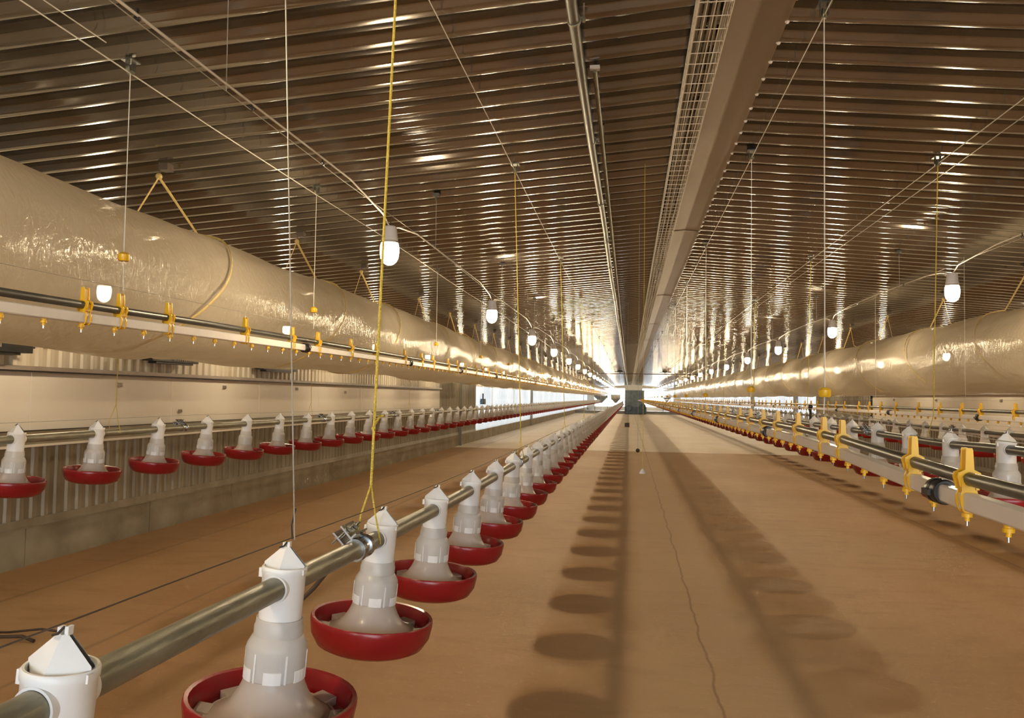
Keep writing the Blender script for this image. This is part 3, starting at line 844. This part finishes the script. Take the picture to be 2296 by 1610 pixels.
# right drinker: x .91
yr = [q * Q for q in (4.05, 6.43, 10.2)]
while yr[-1] < 45: yr.append(yr[-1] + 3.1)
for k, y in enumerate(yr, 1):
    zt = pulley(dr['x'], y, ('ceiling pulley right of the ridge above the drinker line, %s from the camera' % nth(k)) if k < 9 else 'tiny pulley right of the ridge in the far stretch', 'pulleys above the right drinker line')
    zk = qz({1: 1.11, 2: 1.15}.get(k, 1.12)); zb = dr['z'](y) + .09
    pts = [(dr['x'], y, zt), (dr['x'], y, zk), (dr['x'] - .005, y, zb)]
    rope('hanging_string', pts, .0024, M_wcord,
         ('white cord with yellow knob above the right drinker line, %s from the camera' % nth(k)) if k < 9 else 'tiny white cord holding the far stretch of the right drinker line', 'cord', 'cords of the right drinker line', knob=(dr['x'], y, zk))
b = MB(); b.tube([(dr['x'], y, ceil_z(dr['x']) - .08) for y in np.arange(-4.8, 60, 1.5)], .0026, 6)
tag(b.obj('winch_cable', M_wcord), 'thin winch cable under the ceiling just right of the ridge flashing', 'cable')
# far right drinker
k = 0
for y in np.arange(9.0, 45, 3.1):
    k += 1
    rope('hanging_string', [(d3['x'], y, ceil_z(d3['x']) - .05), (d3['x'], y, d3['z'](y) + .09)], .002, M_wire,
         ('thin cord before the right duct to the distant drinker, %s from the camera' % nth(k)) if k < 7 else 'tiny cord down to the distant right drinker line', 'cord', 'cords of the distant right drinker line')
# feeder rows: yellow ropes
def tie(x, y, zp, s=.06):
    """the fork of the rope round the pipe"""
    return [[(x, y, zp + .17), (x - .012, y - .05, zp + .09), (x - .022, y - s, zp + .02), (x - .024, y - s, zp - .005)], [(x, y, zp + .17), (x + .010, y + .01, zp + .09), (x + .020, y + .02, zp + .03), (x + .026, y + .02, zp - .006)]]
zc0 = ROWS[0][4]
yy = [2.36, 5.75, 9.7]
while yy[-1] < 45: yy.append(yy[-1] + 4.2)
for k, y in enumerate(yy, 1):
    x = -.75
    zp = zc0(y)
    if k == 1:
        top = (-.645, 2.20, ceil_z(-.6) - .08)
        lab = 'bright yellow rope hanging from above to the coupling of the near feed pipe'
    else:
        pulley(-.82, y, 'ceiling pulley left of the ridge above the central feeders, %s from the camera' % nth(k) if k < 8 else 'tiny pulley left of the ridge in the far stretch', 'pulleys above the central feeder row')
        top = (-.82, y, ceil_z(-.8) - .08)
        lab = ('yellow rope down to the near left feed pipe, %s from the camera' % nth(k)) if k < 8 else 'tiny yellow rope down to the far stretch of the near left feed pipe'
    t = rope('suspension_rope', [top, (x, y, zp + .17)], .0042 if k == 1 else .0034, M_rope_y, lab, 'rope', 'yellow ropes holding the near left feed pipe')
    for br in tie(x, y, zp):
        b = MB(); b.tube([Vector(p) - Vector((x, y, zp + .17)) for p in br], .0028, 6); b.obj('strand', M_rope_y, t)
    if k == 1:
        b = MB(); b.tube([Vector(p) - Vector((x, y, zp + .17)) for p in [(x + .008, y, zp + .352), (x + .002, y, zp + .335), (x + .010, y, zp + .350), (x + .022, y, zp + .372), (x + .034, y, zp + .372)]], .004, 6); b.obj('rope_tail', M_rope_y, t)
        b = MB(); b.ball((.004, 0, .165), .007, 8, 6); b.obj('knot', M_rope_y, t)
b = MB(); b.tube([(-.82, y, ceil_z(-.82) - .075) for y in np.arange(-4.8, 60, 1.5)], .0028, 6)
tag(b.obj('winch_cable', M_wire), 'thin grey winch cable under the ceiling above the near left feeders', 'cable')
# left wall row ropes
k = 0
for y in (5.45, 9.1, 13.4, 17.6, 21.8, 26):
    k += 1
    x = -3.63; zp = ROWS[1][4](y)
    t = rope('suspension_rope', [(x, y, CL[1] - CL[2] + .02), (x, y, zp + .20)], .003, M_rope_y, 'frayed rope from behind the left duct to the feeders, %s from the camera' % nth(k), 'rope', 'ropes of the left wall feeders')
    for br in tie(x, y, zp, .04):
        b = MB(); b.tube([Vector(p) + Vector((0, 0, .03 if i == 0 else 0)) - Vector((x, y, zp + .20)) for i, p in enumerate(br)], .0022, 6); b.obj('strand', M_rope_y, t)
# right row ropes
k = 0
for y in (5.8, 9.7, 13.9, 18.1, 22.3, 26.5, 30.7):
    k += 1
    x = 1.95; zp = ROWS[2][4](y)
    pulley(2.03, y, 'ceiling pulley above the feeders right of the aisle, %s from the camera' % nth(k), 'pulleys above the feeders right of the aisle')
    t = rope('suspension_rope', [(2.03, y, ceil_z(2.03) - .08), (1.99, y, zp + .17)], .0034, M_rope_y, 'yellow rope in front of the right duct to the feeders, %s from the camera' % nth(k), 'rope', 'yellow ropes of the right feeders')
    for br in tie(1.99, y, zp):
        b = MB(); b.tube([Vector(br[0]) - Vector((1.99, y, zp + .17)), Vector((-.04, 0, -.15))], .0026, 6); b.obj('strand', M_rope_y, t); break
for dx, lab in ((0, 'grey winch cable under the ceiling over the right feeders'), (.09, 'second thin cable beside the winch cable over the right feeders')):
    b = MB(); b.tube([(2.03 + dx, y, ceil_z(2.03) - .075 - dx * .3) for y in np.arange(-4.8, 60, 1.5)], .003, 6)
    tag(b.obj('winch_cable', M_wcord if dx == 0 else M_wire), lab, 'cable')
# thin grey wire standing left in the foreground, with the black stick at its foot
rope('suspension_wire', [(-.755, 1.66, ceil_z(-.75) - .03), (-.752, 1.68, EYE + .858), (-.738, 1.775, EYE - .328)], .0016, M_wire, 'thin grey wire from above to the second feeder from the camera', 'wire')
b = MB(); b.tube([(-.747, 1.783, EYE - .328), (-.752, 1.790, EYE - .298), (-.748, 1.80, EYE - .262)], [.0016, .0016, .0026], 6)
tag(b.obj('black_stick', M_black), 'short black stick standing up at the second feeder tip', 'stick')
b = MB(); b.tube([(-.75, 2.04, EYE - .445), (-.775, 1.99, EYE - .485), (-.83, 1.93, EYE - .55)], [.0045, .006, .0035], 8)
tag(b.obj('loose_rod', M_grime), 'brown rod slanting down under the feed pipe between two feeders', 'rod')

# curled white cord ends on the right of the ridge
def at_y(px, py, Y):
    d = _f2 + _r3 * ((px - W_PX / 2) / F_PX) + _u3 * ((H_PX / 2 - py) / F_PX)
    return Vector((0, 0, EYE)) + d * (Y / d.y)
for k, (Y, P) in enumerate([(4.6, [(1826, 108), (1818, 112), (1806, 124), (1801, 145), (1803, 158), (1808, 172)]), (9.2, [(1631, 478), (1635, 482), (1635, 500), (1634, 515)])]):
    pts = [at_y(a, c, Y) for a, c in P]
    pts.insert(0, Vector((pts[0].x, pts[0].y + .01, ceil_z(pts[0].x) - .01)))
    rope('cord_tail', [tuple(p) for p in pts], .0035 if k == 0 else .003, M_wcord, ['curled white cord end hanging from the cable right of the ridge', 'short white cord end hanging farther down right of the ridge'][k], 'cord')
    b = MB()

# sensors on cords in the aisle
for k, (px, py, Y, r) in enumerate([(1441, 1055, 6.1, .014), (1430, 1010, 8.2, .016), (1406, 953, 15, .032)]):
    p = at_y(px, py, Y); zt = ceil_z(p.x) - .03
    t = thing('aisle_sensor', ['pale cone weight low on a cord in the aisle, nearest the camera', 'round brown weight on a cord in the aisle beside the cone', 'small grey cube sensor hanging on a cord far down the aisle'][k], 'sensor', tuple(p))
    b = MB(); b.tube([(0, 0, .01), (0, 0, zt - p.z)], .0016, 5); b.obj('cord', M_rope_y if k == 0 else M_wire, t)
    b = MB()
    if k == 0: b.lathe([(.001, -.022), (.026, -.022), (.022, -.012), (.006, .012), (.001, .014)], 14)
    elif k == 1: b.ball((0, 0, 0), .020, 12, 8)
    else: b.box((0, 0, 0), (.085, .06, .075)); b.box((-.01, -.032, 0), (.03, .004, .05))
    b.obj('weight' if k < 2 else 'housing', (M_tube, M_grime, M_grime)[k], t)

# ------------------------------------------------------------------ ceiling pipe and wire basket tray
PX, PZ = -.275 * Q, qz(2.86)
t = thing('ceiling_pipe', 'shiny steel pipe clamped under the ceiling left of the ridge', 'pipe', (PX, 4, PZ))
b = MB(); b.tube([(.004 * math.sin(y), y - 4, .006 * math.sin(y * .9)) for y in list(np.arange(Y0 + .2, 20, 1)) + list(np.arange(20, Y1 - 2, 4))], .0255, 20); b.obj('pipe', M_galv_dark, t)
b = MB(); b.lathe([(.0255, -.008), (.031, -.008), (.031, .008), (.0255, .008)], 20, axis='y', closed=True)
b.box((.038, 0, .006), (.020, .016, .012)); b.tube([(.042, 0, 0), (.042, 0, .075)], .004, 6); b.lathe([(.001, -.006), (.009, -.006), (.009, .006), (.001, .006)], 6, (.042, 0, -.004))
cl_me = b.mesh('clamp', M_galv)
for y in np.arange(1.83, 70, 1.70):
    o = bpy.data.objects.new('clamp', cl_me); COL.objects.link(o); o.parent = t; o.location = (0, y - 4, 0)
t = thing('ceiling_conduit', 'thinner steel conduit running just right of the ceiling pipe', 'pipe', (-.188, 4.15, qz(2.885)))
b = MB(); b.tube([(0, 0, 0), (0, .05, 0)] + [(0, y - 4.15, .0) for y in list(np.arange(5, Y1 - 4, 4))], .0125, 14); b.obj('conduit', M_galv, t)
b = MB(); b.box((0, 0, .012), (.05, .03, .02)); b.obj('end_fitting', M_tube, t)
b = MB(); b.box((0, 0, .030), (.030, .02, .06)); c_me = b.mesh('saddle', M_galv)
for y in np.arange(5.2, 50, 1.70):
    o = bpy.data.objects.new('saddle', c_me); COL.objects.link(o); o.parent = t; o.location = (0, y - 4.15, 0)

t = thing('cable_tray', 'wire basket cable tray full of cables beside the ridge flashing', 'cable tray', (.344, 4, qz(2.86)))
b = MB(); TW, TH = .072, .078
for y in np.arange(Y0 + .2, 60, .1285):
    b.tube([(-TW, y - 4, TH), (-TW, y - 4, 0), (TW, y - 4, 0), (TW, y - 4, TH)], .0030, 4, cap=False)
for y in np.arange(60, Y1 - 4, .8):
    b.tube([(-TW, y - 4, TH), (-TW, y - 4, 0), (TW, y - 4, 0), (TW, y - 4, TH)], .004, 4, cap=False)
for px, pz in [(-TW, TH), (-TW, TH * .66), (-TW, TH * .33), (-TW, 0), (-TW * .5, .003), (0, .003), (TW * .5, .003), (TW, 0), (TW, TH * .5), (TW, TH)]:
    b.tube([(px, Y0 + .2 - 4, pz), (px, Y1 - 8, pz)], .0026, 5)
for y in np.arange(Y0 + .2, 40, .07):
    b.tube([(-TW - .001, y - 4, TH), (-TW - .001, y - 4, 0)], .0016, 3, cap=False)
b.obj('wire_basket', M_wcable, t, smooth=0)
for k in range(11):
    ph = random.uniform(0, 6); x0 = -.057 + k * .0115
    b = MB(); pts = []
    for y in list(np.arange(Y0 + .3, 22, .45)) + list(np.arange(22, Y1 - 8, 3)):
        pts.append((.344 + max(-.062, min(.062, x0 + .010 * math.sin(y * (.9 + .13 * k) + ph))), y, qz(2.86) + .020 + .006 * math.sin(y * 1.3 + ph) + .008 * (k % 2)))
    b.tube(pts, .0062 if k % 3 else .0045, 6)
    tag(b.obj('tray_cable', M_gcable), 'pale grey cable lying among others in the wire basket tray', 'cable', 'cables in the wire basket tray')
# screws along the flashing's right edge
t = thing('flashing_screws', 'row of small pale screw heads along the right edge of the ridge flashing', 'screws', (.705, 3.5, RIDGE_Z - .055))
b = MB(); b.lathe([(.001, -.008), (.007, -.007), (.008, -.002), (.011, 0), (.011, .003)], 10); s_me = b.mesh('screw', M_tube)
for i in range(60):
    y = Y0 - .5 + RIB * (i + 33) - .05
    o = bpy.data.objects.new('screw', s_me); COL.objects.link(o); o.parent = t; o.location = (0, y - 3.5, ceil_z(.705) - .048 - RIDGE_Z + .055)

# ------------------------------------------------------------------ wall fittings
for k, (y0_, y1_) in enumerate([(5.4, 6.72), (8.6, 9.6), (11.45, 12.7)]):
    lab = ['black ribbed actuator with a nozzle on the left wall under the duct, nearest the camera', 'black narrow box under the left duct, second from the camera', 'black narrow box under the left duct, third from the camera'][k]
    t = thing('wall_actuator', lab, 'actuator', (XL + .18, y0_, wz(1.315)), 'black boxes on the left wall')
    L = y1_ - y0_
    b = MB(); b.box((0, L / 2, 0), (.13, L, .115 if k == 0 else .07))
    b.box((0, L / 2, -.065 if k == 0 else -.045), (.10, L * .8, .03)); b.obj('housing', M_black, t, smooth=0)
    b = MB()
    for q in range(9): b.box((.067, L * .45 + q * .042, .018), (.008, .012, .075))
    b.obj('ribs', M_rail, t, smooth=0)
    b = MB(); b.lathe([(.001, 0), (.018, 0), (.018, .04), (.008, .06), (.008, .10), (.001, .10)], 10, (0, L, 0), axis='y'); b.obj('nozzle', M_black, t)
    b = MB(); b.box((-.08, L * .3, 0), (.10, .03, .03)); b.box((-.08, L * .7, 0), (.10, .03, .03)); b.obj('bracket', M_galv_dark, t, smooth=0)
# little blocks fixed to the smooth panels
for k, (y, z_) in enumerate([(8.34, wz(1.11)), (10.7, wz(1.113)), (13.2, wz(1.115)), (15.6, wz(1.09)), (9.58, wz(.91))]):
    b = MB(); b.box((XL + .028, y, z_), (.018, .08 if k < 4 else .05, .045)); b.box((XL + .040, y - .02, z_), (.010, .022, .034)); b.box((XL + .040, y + .02, z_), (.010, .022, .034))
    tag(b.obj('wall_clip', M_rail, smooth=0), 'small grey fixing on the smooth left wall panel, %s' % ['left of the hanging rope', 'second along the upper line', 'third along the upper line', 'fourth along the upper line', 'lower one by itself'][k], 'clip', 'fixings on the left wall panel')
for k, y in enumerate([12.6, 16.0, 19.2, 22.1]):
    b = MB(); b.box((XR - .028, y, wz(1.105)), (.018, .09, .05)); b.box((XR - .040, y, wz(1.105)), (.010, .05, .034))
    tag(b.obj('wall_clip', M_rail, smooth=0), 'small grey fixing on the pale right wall panel, %s from the camera' % nth(k + 1), 'clip', 'fixings on the right wall panel')
# rod along the upper left wall
b = MB(); b.tube([(XL + .12, y, wz(1.36)) for y in np.arange(Y0 + .3, YP_L, 2)], .004, 6)
tag(b.obj('vent_rod', M_galv_dark), 'thin steel rod along the upper left wall behind the duct', 'rod')
# winch motor standing dark on the left wall and its twin right
for x, y, s, lab in ((XL + .11, 30.6, 1, 'dark winch motor on the left wall where the daylit stretch begins'), (1.95, 9.35, 1, 'black shut-off handle rising behind the right feed pipe')):
    t = thing('winch_motor' if x < 0 else 'shutoff_handle', lab, 'motor' if x < 0 else 'handle', (x, y, wz(.93) if x < 0 else EYE - .24))
    if x < 0:
        b = MB(); b.box((0, 0, 0), (.16, .30, .20)); b.lathe([(.001, -.28), (.07, -.28), (.07, -.15), (.001, -.15)], 14, axis='y'); b.obj('housing', M_bluedark, t)
        b = MB(); b.tube([(0, -.05, .1), (0, -.05, .3)], .03, 8); b.obj('gearbox', M_bluedark, t)
    else:
        b = MB(); b.tube([(0, 0, .02), (0, 0, .12), (-.012, 0, .16)], .014, 8); b.obj('stem', M_black, t)
        b = MB(); b.ball((.0, 0, .175), .026, 10, 6); b.obj('grip', M_black, t)

# dark hose on the floor at left
b = MB(); b.tube([(-5.0, 4.70, .02), (-4.5, 4.84, .02), (-4.2, 4.90, .02), (-4.02, 4.90, .035), (-3.90, 4.95, .03), (-3.80, 4.93, .012)], .012, 8)
tag(b.obj('floor_hose', M_grime), 'dark brown hose lying on the floor at the left edge', 'hose')
b = MB(); b.tube([(-5.0, 4.82, .015), (-4.4, 4.98, .018), (-4.05, 5.02, .03), (-3.85, 5.06, .05), (-3.72, 5.12, .02)], .008, 6)
tag(b.obj('thin_floor_hose', M_grime), 'thinner dark cord beside the hose on the floor at left', 'cord')

# ------------------------------------------------------------------ far things
b = MB(); b.box(((XL + XR) / 2, 85.8, .14), (XR - XL - .02, .07, .28)); b.box(((XL + XR) / 2, 85.75, .29), (XR - XL - .02, .13, .03))
tag(b.obj('floor_barrier', M_board, smooth=0), 'low grey board barrier across the house far down the aisle', 'barrier')
t = thing('heater_unit', 'blue-grey boxy machine standing at the far end of the aisle', 'machine', (.63, 85.2, 0)); t.scale = (1.53, 1.53, 1.53)
b = MB(); b.box((-.05, 0, 1.02), (1.25, .8, 1.08)); b.box((-.05, 0, 1.57), (1.29, .84, .04)); b.obj('body', M_bluegrey, t, smooth=0)
b = MB()
for i in range(4): b.box((-.46 + i * .27, -.41, 1.12), (.22, .02, .62))
b.obj('front_panel', M_bluegrey, t, smooth=0)
b = MB(); b.box((0, 0, .27), (1.42, .9, .46)); b.obj('base', M_bluedark, t, smooth=0)
for s in (-.42, .48):
    b = MB(); b.lathe([(.001, -.52), (.17, -.52), (.20, -.49), (.20, -.30), (.001, -.30)], 20, (s, 0, .40 + (s > 0) * .12), axis='y'); b.obj('fan_drum', M_bluedark, t)
b = MB(); b.box((.60, -.46, .86), (.30, .06, .22)); b.obj('yellow_cover', M_yellow, t, smooth=0)
for sx in (-.6, .6):
    b = MB(); b.box((sx, 0, .03), (.12, .8, .06)); b.obj('foot', M_black, t, smooth=0)
for lab, x, y, w, z0, z1 in (('grey feed hopper at the far end of the row along the left wall', -3.6, 107.2, 1.7, .95, 2.5), ('small olive grey hopper left of the blue-grey machine', -1.68, 104, 1.15, 1.0, 2.05), ('pale grey hopper at the far end on the right', 4.75, 107.2, 1.0, 1.2, 2.4)):
    t = thing('feed_hopper', lab, 'hopper', (x, y, 0))
    b = MB(); h = w / 2
    zm = z0 + (z1 - z0) * .5
    b.box((0, 0, (zm + z1) / 2), (w, w, z1 - zm))
    v = [(a * h, c * h, zm) for a, c in ((-1, -1), (1, -1), (1, 1), (-1, 1))] + [(a * .12, c * .12, z0) for a, c in ((-1, -1), (1, -1), (1, 1), (-1, 1))]
    b.add(v, [(i, (i + 1) % 4, 4 + (i + 1) % 4, 4 + i) for i in range(4)] + [(4, 5, 6, 7)]); b.obj('bin', M_hop, t, smooth=0)
    for a, c in ((-1, -1), (1, -1), (1, 1), (-1, 1)):
        q = MB(); q.box((a * (h - .04), c * (h - .04), zm / 2), (.05, .05, zm)); q.obj('leg', M_hop, t, smooth=0)
    q = MB(); q.box((0, -h - .01, (zm + z1) / 2), (w * .7, .02, .04)); q.obj('brace', M_hop, t, smooth=0)
t = thing('cross_rail', 'thin dark rail spanning the house under the ceiling far away', 'rail', (RIDGE_X, 50, EYE + 1.45))
b = MB(); b.tube([(XL - RIDGE_X + .05, 0, 0), (XR - RIDGE_X - .05, 0, 0)], .022, 8); b.obj('rail', M_wire_dark, t)
for x in (-2.4, 0, 2.4):
    b = MB(); b.tube([(x, 0, 0), (x, 0, ceil_z(x + RIDGE_X) - EYE - 1.47)], .008, 6); b.obj('hanger', M_wire_dark, t)
for x, lab in ((-.57, 'small black fan on the far cross rail left of the ridge'), (2.1, 'small black fan on the far cross rail right of the ridge')):
    t = thing('stirring_fan', lab, 'fan', (x, 49.93, EYE + 1.60))
    b = MB(); b.lathe([(.001, .07), (.10, .06), (.16, .02), (.16, -.02), (.08, -.06), (.001, -.06)], 16); b.obj('motor_housing', M_black, t)
    b = MB()
    for q in range(4): b.box(Matrix.Rotation(q * PI / 2, 3, 'Z') @ Vector((.22, 0, -.03)), (.2, .07, .012), 0, Matrix.Rotation(q * PI / 2, 3, 'Z') @ Matrix.Rotation(.3, 3, 'X'))
    b.obj('blades', M_black, t, smooth=0)
    b = MB(); b.tube([(0, .05, -.14), (0, 0, .06)], .02, 8); b.obj('mount', M_black, t)
